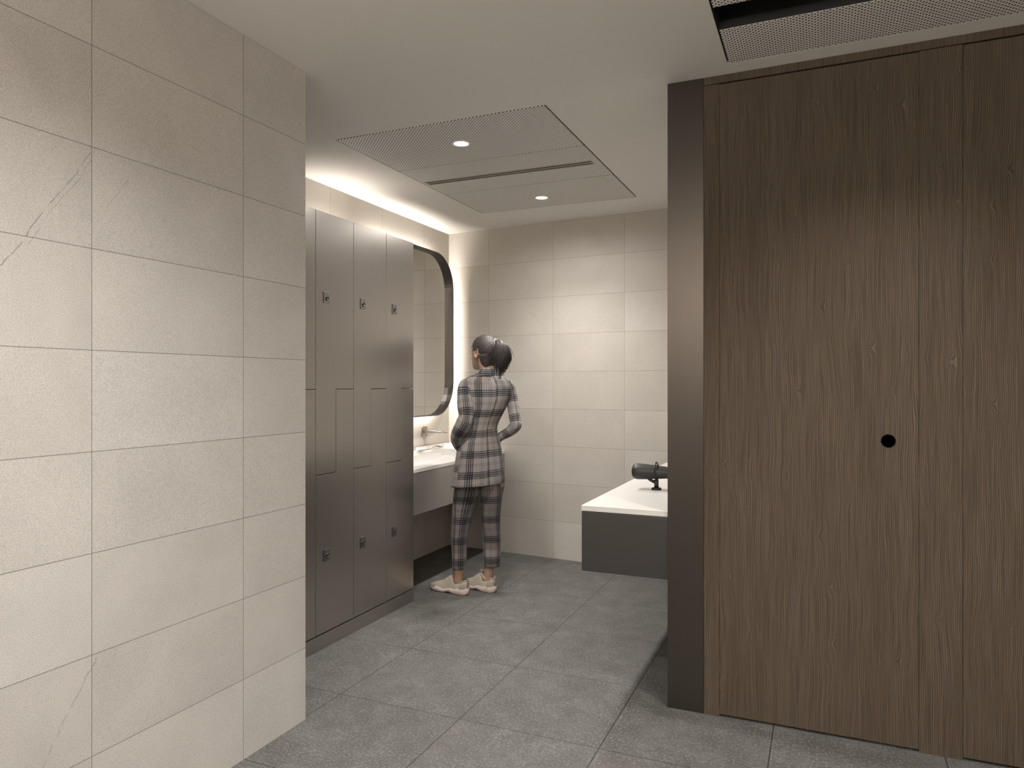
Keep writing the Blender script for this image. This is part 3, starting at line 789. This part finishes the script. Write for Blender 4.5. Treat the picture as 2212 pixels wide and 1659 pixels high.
# sleeves
def sleeve(rows, u0, v0, fold):
    pr = path(rows, 5); pts = [pp(r[0], r[1], r[2]) for r in pr]; rr = [r[3] * .003117 for r in pr]
    nn = len(pts)
    def wr(i, t):
        f_ = i / nn; el = math.exp(-((f_ - .52) / .22) ** 2)
        return 1 + fold * el * sin(34 * f_ + 1.7 * sin(t) + 1.2 * cos(2 * t)) + .018 * sin(17 * f_ + 2 * t) + .02 * mnoise.noise(V((t, f_ * 9, u0)))
    mb = MB(); mb.tube(pts, rr, 26, True, None, (u0, v0, .36), wr=wr)
    s_ = mb.build('sleeve', M['plaid'], blazer, True)
    sd_ = s_.modifiers.new('sub', 'SUBSURF'); sd_.levels = 1; sd_.render_levels = 1
    return s_
sleeve([(1022, 829, .0, 7), (1013, 827.5, -.012, 10.5), (1006, 831, -.028, 13.4), (1003.5, 841, -.045, 15.2), (1004, 860, -.058, 16.2), (1006, 882, -.075, 16.8), (1006.5, 900, -.088, 16.8), (1003, 914, -.085, 17.4), (995, 928, -.070, 17.2), (988, 942, -.045, 14.2), (987.5, 955, -.030, 12.0), (994, 967, -.020, 10.2), (1005, 975, .0, 8)], .03, .05, .06)
sleeve([(1088, 829, .03, 6.5), (1095, 828, .045, 9.2), (1100, 832, .056, 11.8), (1102.8, 844, .062, 13.3), (1106, 864, .055, 13.2), (1110, 888, .04, 12.6), (1113.5, 908, .024, 12.4), (1113.5, 919, .022, 13.2), (1106, 928.5, .035, 12.0), (1095, 935.5, .055, 10.4), (1085, 941, .072, 9.6), (1077, 946, .085, 9.2), (1068, 950, .085, 8)], .07, .02, .05)
# front lapels, two buttons
fz = lambda v: pp(1050, v, .03).z
for s_ in (-1, 1):
    mb = MB(); pts_ = []
    for q in range(7):
        z_ = fz(822) - q * .038; w_ = (.030, .052, .046, .038, .028, .018, .006)[q]
        pts_.append((z_, w_))
    l_ = [V((pp(1050, 860, .03).x - .02 + s_ * (.010 + .045 * (1 - q / 6)), .03 + .115 + .006 - (.055 * max(0, 1 - q / 2.2)), z_)) for q, (z_, w_) in enumerate(pts_)]
    r2 = [p + V((s_ * w_, -.012 - .03 * (w_ / .06), 0)) for p, (z_, w_) in zip(l_, pts_)]
    mb.loft([[a, b_, b_ + V((0, .006, 0)), a + V((0, .006, 0))] for a, b_ in zip(l_, r2)], [.01, .06, .066, .016, .01], [.038 * q for q in range(7)])
    mb.build('lapel', M['plaid'], blazer, True)
for q in range(2):
    mb = MB(); mb.lathe([(.001, .0), (.011, .0), (.011, .005), (.001, .006)], (pp(1040, 860, .03).x, .03 + .098 + .01 * q, fz(918 + 24 * q)), 'y', 16)
    mb.build('button', M['lockring'], blazer, True)

# --- trousers: hips and two tapering legs
def legring(r): return ring(r[0], r[1], r[2], r[3], r[4], 30, 2.15, .1)
LL = [(990, 1040, 1000, .080, .03), (987, 1040, 1030, .088, .03), (980, 1037.5, 1062, .093, .028), (978, 1029.5, 1085, .090, .022), (977, 1021.5, 1110, .080, .012), (975.8, 1015.5, 1135, .071, .004), (975, 1011, 1160, .068, .0), (975.8, 1008.5, 1185, .064, -.002), (976.5, 1007.8, 1208, .061, ANL.y + .004), (977, 1007, 1226, .060, ANL.y + .006)]
RR = [(1032, 1077, 1000, .080, .03), (1032, 1080, 1030, .088, .03), (1033.5, 1084.5, 1058, .093, .035), (1036, 1084, 1080, .090, .04), (1038.5, 1081.5, 1105, .080, .046), (1041, 1080.5, 1130, .072, .052), (1043, 1081.5, 1155, .069, .056), (1043.5, 1082, 1180, .066, .06), (1044.5, 1081, 1202, .063, ANR.y), (1045.5, 1080, 1222, .061, ANR.y)]
mb = MB()
for rows_, uo in ((LL, .09), (RR, .045)):
    g_ = smooth_rings(rows_, legring, 5)
    for g in g_:
        for p in g:
            nz = mnoise.noise(V((p.x * 16, p.y * 14, p.z * 12))) * .004 + mnoise.noise(V((p.x * 30, p.y * 30, p.z * 40))) * .0012
            p.x += nz * .5; p.y -= nz
    vv = [0]
    for i in range(1, len(g_)): vv.append(vv[-1] + abs(g_[i][0].z - g_[i - 1][0].z) + 1e-4)
    mb.loft(g_, [.40 * j / 30 + uo for j in range(31)], [v + .06 for v in vv], True, False)
trousers = mb.build('trousers', M['plaidt'], person, True)
so = trousers.modifiers.new('thick', 'SOLIDIFY'); so.thickness = .003; so.offset = -1
mb = MB()
seam = smooth_rings([list(pp(u, v, d)) for u, v, d in ((985, 1050, -.066), (983.5, 1085, -.062), (982.5, 1135, -.062), (981, 1165, -.068), (980.5, 1200, -.072), (980, 1225, -.074))], lambda q: V(q), 5)
mb.tube(seam, .0022, 6)
mb.build('side_seam', M['lining'], trousers, True)

# --- hair: cap combed back to the tie, ponytail of strands
EL = V((.0935, .0765, .0935))
def elp(dv, k): return hp(dv.x * EL.x * k, dv.y * EL.y * k, dv.z * EL.z * k)
tie = V((-.80, 0, .60)).normalized()
t1 = V((0, 0, 1)).cross(tie).normalized(); t2 = tie.cross(t1)
hl = []
for f, l, u in ((.80, 0, .66), (.78, .30, .60), (.74, .52, .46), (.66, .70, .24), (.52, .83, .02), (.36, .92, -.10), (.20, .97, -.20), (.10, .97, -.02), (-.02, .98, .0), (-.10, .98, -.22), (-.15, .93, -.52), (-.22, .80, -.92), (-.33, .50, -1.22), (-.38, .25, -1.34), (-.40, 0, -1.36)):
    for s_ in ((1,) if l == 0 else (1, -1)):
        d_ = V((f, l * s_, u)); n_ = d_.normalized()
        hl.append((atan2(n_.dot(t2), n_.dot(t1)) % (2 * pi), acos(max(-1, min(1, n_.dot(tie)))), d_.length))
hl.sort()
def hairline(a):
    a %= 2 * pi
    e_ = [(hl[-1][0] - 2 * pi, *hl[-1][1:])] + hl + [(hl[0][0] + 2 * pi, *hl[0][1:])]
    for p, q in zip(e_, e_[1:]):
        if p[0] <= a <= q[0]:
            f_ = (a - p[0]) / max(1e-6, q[0] - p[0]); return p[1] + (q[1] - p[1]) * f_, p[2] + (q[2] - p[2]) * f_
    return 1.5, 1
NA, NR = 220, 22
rings = []
for i in range(NR + 1):
    f_ = i / NR; g = []
    for j in range(NA):
        a = 2 * pi * j / NA
        be, kl = hairline(a); be *= .05 + .95 * f_
        d_ = (tie * cos(be) + (t1 * cos(a) + t2 * sin(a)) * sin(be))
        st = .6 * sin(a * 37 + 3 * sin(a * 3) + f_ * 2) + .4 * sin(a * 83 + f_ * 5) + mnoise.noise(V((cos(a) * 9, sin(a) * 9, f_ * 2))) * 1.5
        thick = (.105 + .05 * sin(pi * min(1, f_ * 1.1)) if f_ < .92 else .105 * (1 - f_) / .08 + .012)
        k = 1 + thick * .95 + .012 * st * min(1, f_ * 3) * min(1, (1.02 - f_) * 6)
        # follow the narrowing skull under the ears
        low = max(0, -d_.z - .1)
        q = V((d_.x * (1 - .10 * low), d_.y * (1 - .22 * low), d_.z * (1 + (kl - 1) * f_ * (1 if d_.z < -.3 else .2))))
        p_ = elp(q, k); rel = p_ - HC; fz_, lz_, uz_ = rel.dot(HF), rel.dot(HL), rel.z
        if uz_ < -.03:              # below the ears the hair lies on the neck
            need = .080 - .024 * min(1, (-.03 - uz_) / .09) - .004 * f_; dx_, dy_ = fz_ + .010, lz_ - .010; hh = sqrt(dx_ * dx_ + dy_ * dy_)
            if hh < need: p_ = hp(-.010 + dx_ / hh * need, .010 + dy_ / hh * need, uz_)
        g.append(p_)
    rings.append(g)
mb = MB(); mb.loft(rings, [j / NA for j in range(NA + 1)], [i / NR for i in range(NR + 1)], True, False)
hair = mb.build('hair', M['hair'], person, True)
so = hair.modifiers.new('thick', 'SOLIDIFY'); so.thickness = .006; so.offset = -1
# ponytail
rnd = random.Random(3)
ctr = [pp(1070, 739, -.06), pp(1078, 737.5, -.085), pp(1084, 745, -.10), pp(1086, 762, -.105), pp(1085, 782, -.10), pp(1083, 802, -.095), pp(1079, 824, -.09)]
spx = [4.0, 6.5, 13, 18.5, 18.5, 15, 9]          # half width in pixels
mb = MB()
for q in range(620):
    while True:
        a, b_ = rnd.uniform(-1, 1), rnd.uniform(-1, 1)
        if a * a + b_ * b_ <= 1: break
    ln = rnd.choice((.72, .8, .86, .9, .96, 1.0)) * rnd.uniform(.94, 1.0) * (1 - .22 * max(0, a) ** 2 - .1 * abs(a))
    if rnd.random() < .06: a *= 1.25
    ph = rnd.uniform(0, 6); pts = []
    rows_ = [list(c + V((a * s_ * .00312 + .0015 * sin(ph + 2 * k), b_ * s_ * .00312 * .72, -.25 * abs(a) * s_ * .0031))) for k, (c, s_) in enumerate(zip(ctr, spx))]
    full = smooth_rings(rows_, lambda r: V(r), 3)
    n_ = max(5, int(len(full) * ln)); full = full[:n_]
    rr = [.0021 if i < n_ * .6 else .0021 * max(.12, 1 - (i - n_ * .6) / (n_ * .42)) for i in range(n_)]
    u_ = rnd.random()
    mb.tube(full, rr, 4, True, None, (u_, 0, .03))
core = smooth_rings([list(c) + [s_ * .00312 * .72] for c, s_ in zip(ctr[:6], spx)], lambda r: r, 3)
mb.tube([V(r[:3]) for r in core], [r[3] * (1 if i < len(core) - 4 else (len(core) - i) / 5) for i, r in enumerate(core)], 14, True, .8, (.2, 0, .5))
mb.build('ponytail', M['hair'], hair, True)
mb = MB(); c0 = pp(1071.5, 738.5, -.066); dxy = (pp(1078, 737.5, -.085) - pp(1068, 739.5, -.055)).normalized()
xa = dxy.cross(V((0, 0, 1))).normalized(); ya = xa.cross(dxy)
mb.tube([c0 + xa * .0165 * cos(a) + ya * .0185 * sin(a) for a in [2 * pi * i / 24 for i in range(25)]], .003, 8, False)
mb.build('hair_tie', M['hairtie'], hair, True)
# loose wisps at the temple and nape
for q in range(26):
    if q in (0, 9): mb = MB()
    if q < 9:
        s0 = V((.70, .55 + rnd.uniform(-.1, .1), .35 + rnd.uniform(-.1, .15))); p0 = elp(s0.normalized(), 1.035); e0 = p0 + HF * rnd.uniform(.008, .022) + HU * rnd.uniform(-.03, .006)
    else:
        s0 = V((-.45, rnd.uniform(.0, .7), -.85)); p0 = elp(s0.normalized() * 1.05, 1.12); e0 = p0 + HF * rnd.uniform(-.008, .012) + HU * rnd.uniform(-.035, -.012)
    mb.tube([p0, p0.lerp(e0, .5) + HL * .003, e0], [.0007, .0005, .0002], 4)
    if q in (8, 25): mb.build('temple_strands' if q == 8 else 'nape_strands', M['hair'], hair)

# --- eyes, brows, lips, glasses
for s_ in (-1, 1):
    mb = MB(); mb.ball(hp(.0655, .029 * s_, -.022), (.0125, .0125, .0125), 16, 12); ey = mb.build('eye', M['eye'], person, True)
    mb = MB(); mb.ball(hp(.0738, .029 * s_, -.022), (.0056, .0056, .0056), 12, 8); mb.build('iris', M['iris'], ey, True)
    mb = MB(); mb.tube([hp(.073, .050 * s_, .003), hp(.087, .034 * s_, .008), hp(.0925, .014 * s_, .004)], [.0015, .003, .002], 8, flat=.7); mb.build('eyebrow', M['hair'], person, True)
mb = MB(); mb.tube([hp(.084, .022, -.083), hp(.095, .006, -.079), hp(.095, -.006, -.079), hp(.084, -.022, -.083)], [.001, .004, .004, .001], 8); mb.tube([hp(.084, .020, -.084), hp(.094, 0, -.088), hp(.084, -.020, -.084)], [.001, .0048, .001], 8)
mb.build('lips', M['lips'], person, True)
gl = MB()
for s_ in (-1, 1):
    gl.tube([hp(.112 - .10 * (.034 * s_ + .0235 * cos(a)) ** 2 / .01, .034 * s_ + .0235 * cos(a), -.024 + .0235 * sin(a)) for a in [2 * pi * i / 28 for i in range(29)]], .0011, 6, False)
    gl.tube([hp(.093, .060 * s_, -.018), hp(.070, .073 * s_, -.016), hp(.008, .083 * s_, -.010), hp(-.012, .083 * s_, -.022)], .0011, 6)
gl.tube([hp(.111, .011, -.020), hp(.113, 0, -.017), hp(.111, -.011, -.020)], .0011, 6)
gw = gl.build('glasses', M['gold'], person, True)
for s_ in (-1, 1):
    mb = MB(); c_ = [hp(.1115 - .10 * (.034 * s_ + .0225 * cos(a)) ** 2 / .01, .034 * s_ + .0225 * cos(a), -.024 + .0225 * sin(a)) for a in [2 * pi * i / 28 for i in range(28)]]
    mb.loft([c_, [p + HF * .0008 for p in c_]]); mb.build('lens', M['lens'], gw)

# --- sneakers
for (heel, toe, dd) in SHOE:
    L = (toe - heel).length + .012; sd = V((0, 0, 1)).cross(dd).normalized(); h0 = heel - dd * .006
    def sp(x, y, z): return h0 + dd * x + sd * y + V((0, 0, z))
    def hw(x):          # half width of the sole along the length 0..1
        pts_ = ((0, .018), (.03, .028), (.12, .037), (.3, .038), (.5, .040), (.7, .047), (.85, .044), (.95, .030), (1.0, .012))
        for (a, b_), (c, d_) in zip(pts_, pts_[1:]):
            if a <= x <= c: return b_ + (d_ - b_) * (x - a) / (c - a)
        return .012
    def bot(x): return .0 + (.010 * math.exp(-((x - .46) / .09) ** 2)) + (.016 * max(0, (x - .80) / .20) ** 2) + .006 * max(0, (.06 - x) / .06)
    def soletop(x): return .050 - .020 * min(1, x / .45) + .005 * sin(x * 19) * (x > .25) + .003 * max(0, (x - .8) / .2)
    mb = MB(); rings = []
    xs_ = [i / 36 for i in range(37)]
    for x in xs_:
        w_ = hw(x); z0, z1 = bot(x), soletop(x); X = x * L
        rg_ = []
        for a, z in ((-.90, z0), (.90, z0), (1.04, z0 + (z1 - z0) * .25), (1.06, z0 + (z1 - z0) * .6), (.98, z1), (.8, z1 + .002), (-.8, z1 + .002), (-.98, z1), (-1.06, z0 + (z1 - z0) * .6), (-1.04, z0 + (z1 - z0) * .25)):
            rg_.append(sp(X, a * w_, z))
        rings.append(rg_)
    mb.loft(rings)
    # upper: shell that dips round the ankle and rises to the tongue
    def lin(x, pts_):
        for (a, b_), (c, d_) in zip(pts_, pts_[1:]):
            if a <= x <= c: return b_ + (d_ - b_) * (x - a) / (c - a)
        return pts_[-1][1]
    def uh(x): return lin(x, ((0.0, .072), (.012, .094), (.04, .102), (.09, .092), (.15, .079), (.22, .078), (.29, .094), (.36, .118), (.40, .120), (.5, .102), (.62, .081), (.75, .065), (.87, .054), (.95, .045), (1., .036)))
    shoe = MB(); rings = []
    for i in range(57):
        x = i / 56; w_ = hw(x) * .97 * min(1, .55 + x * 9); z0 = soletop(x) - .008; z1 = uh(x); X = x * L - .004 * sin(pi * min(1, x / .05)); rg_ = []
        flat = lin(x, ((0, .5), (.05, .62), (.30, .62), (.40, .40), (.6, .2), (1, .1)))
        for t_ in range(25):
            a = pi * t_ / 24; c_, n_ = cos(a), sin(a)
            yy = (1 if c_ > 0 else -1) * (flat + (1 - flat) * abs(c_) ** .8) if abs(c_) > .25 else c_ / .25 * (flat + (1 - flat) * .25 ** .8)
            zz = n_ ** .75 if abs(c_) > .25 else .965 ** .75
            if .07 < x < .34 and abs(c_) < .25: zz -= .06
            rg_.append(sp(X, yy * w_ * (1 - .20 * zz), z0 + (z1 - z0) * zz))
        rings.append(rg_)
    shoe.loft(rings, closed=False, cap0=True, cap1=True)
    sh = shoe.build('shoe', M['upper'], person, True)
    mb.build('sole', M['sole'], sh, True)
    mb = MB(); edge = []
    for k in range(2):
        xs2 = [.36 - .34 * q / 14 for q in range(15)] if k == 0 else [.02 + .34 * q / 14 for q in range(15)]
        for x in xs2: edge.append(sp(x * L, (1 if k == 0 else -1) * hw(x) * .97 * .60, uh(x) - .002))
    mb.tube(edge, .0048, 8); mb.build('collar_rim', M['upper2'], sh, True)
    # toe and heel overlays
    for (xa_, xb_, f0, nm_) in ((.80, .995, 1.02, 'toe_overlay'), (.0, .15, 1.03, 'heel_overlay')):
        mb = MB(); rings = []
        for i in range(11):
            x = xa_ + (xb_ - xa_) * i / 10; w_ = hw(x) * f0 * min(1, .58 + x * 9); z0 = soletop(x) - .004; X = x * L - .005 * sin(pi * min(1, x / .05))
            z1 = z0 + (uh(x) - z0) * (.62 if xa_ > .5 else .72)
            rings.append([sp(X, w_, z0), sp(X, w_ * .975, z0 + (z1 - z0) * .5), sp(X, w_ * .90, z1), sp(X, -w_ * .90, z1), sp(X, -w_ * .975, z0 + (z1 - z0) * .5), sp(X, -w_, z0)])
        mb.loft(rings, closed=False, cap0=xa_ < .5, cap1=xa_ > .5)
        mb.build(nm_, M['upper2'], sh, True)
    mb = MB(); mb.loft([[sp(x * L, y * .017, z) for y in (-1, 0, 1)] + [sp(x * L, y * .017, z - .006) for y in (1, 0, -1)] for x, z in ((.33, .138), (.37, .130), (.44, .116), (.54, .099), (.63, .084))])
    mb.build('tongue', M['upper2'], sh, True)
    mb = MB()
    for q in range(6):
        x = .37 + .05 * q; z = uh(x) + .004
        mb.tube([sp((x - .01) * L, .026, z - .016), sp(x * L, .012, z - .001), sp(x * L, -.012, z - .001), sp((x - .01) * L, -.026, z - .016)], .0024, 6)
        mb.tube([sp((x - .03) * L, .024, z - .010), sp(x * L, -.010, z + .002)], .002, 6)
    for s_ in (-1, 1):
        mb.tube([sp(.35 * L, .004 * s_, .134), sp(.35 * L, .018 * s_, .146), sp(.375 * L, .026 * s_, .136), sp(.37 * L, .006 * s_, .130)], .0019, 6)
    mb.build('laces', M['lace'], sh, True)
    mb = MB(); mb.tube([sp(.035 * L, 0, .098), sp(.012 * L, 0, .112), sp(-.012 * L, 0, .108), sp(-.010 * L, 0, .088)], .006, 8, flat=.45)
    mb.build('heel_tab', M['upper2'], sh, True)
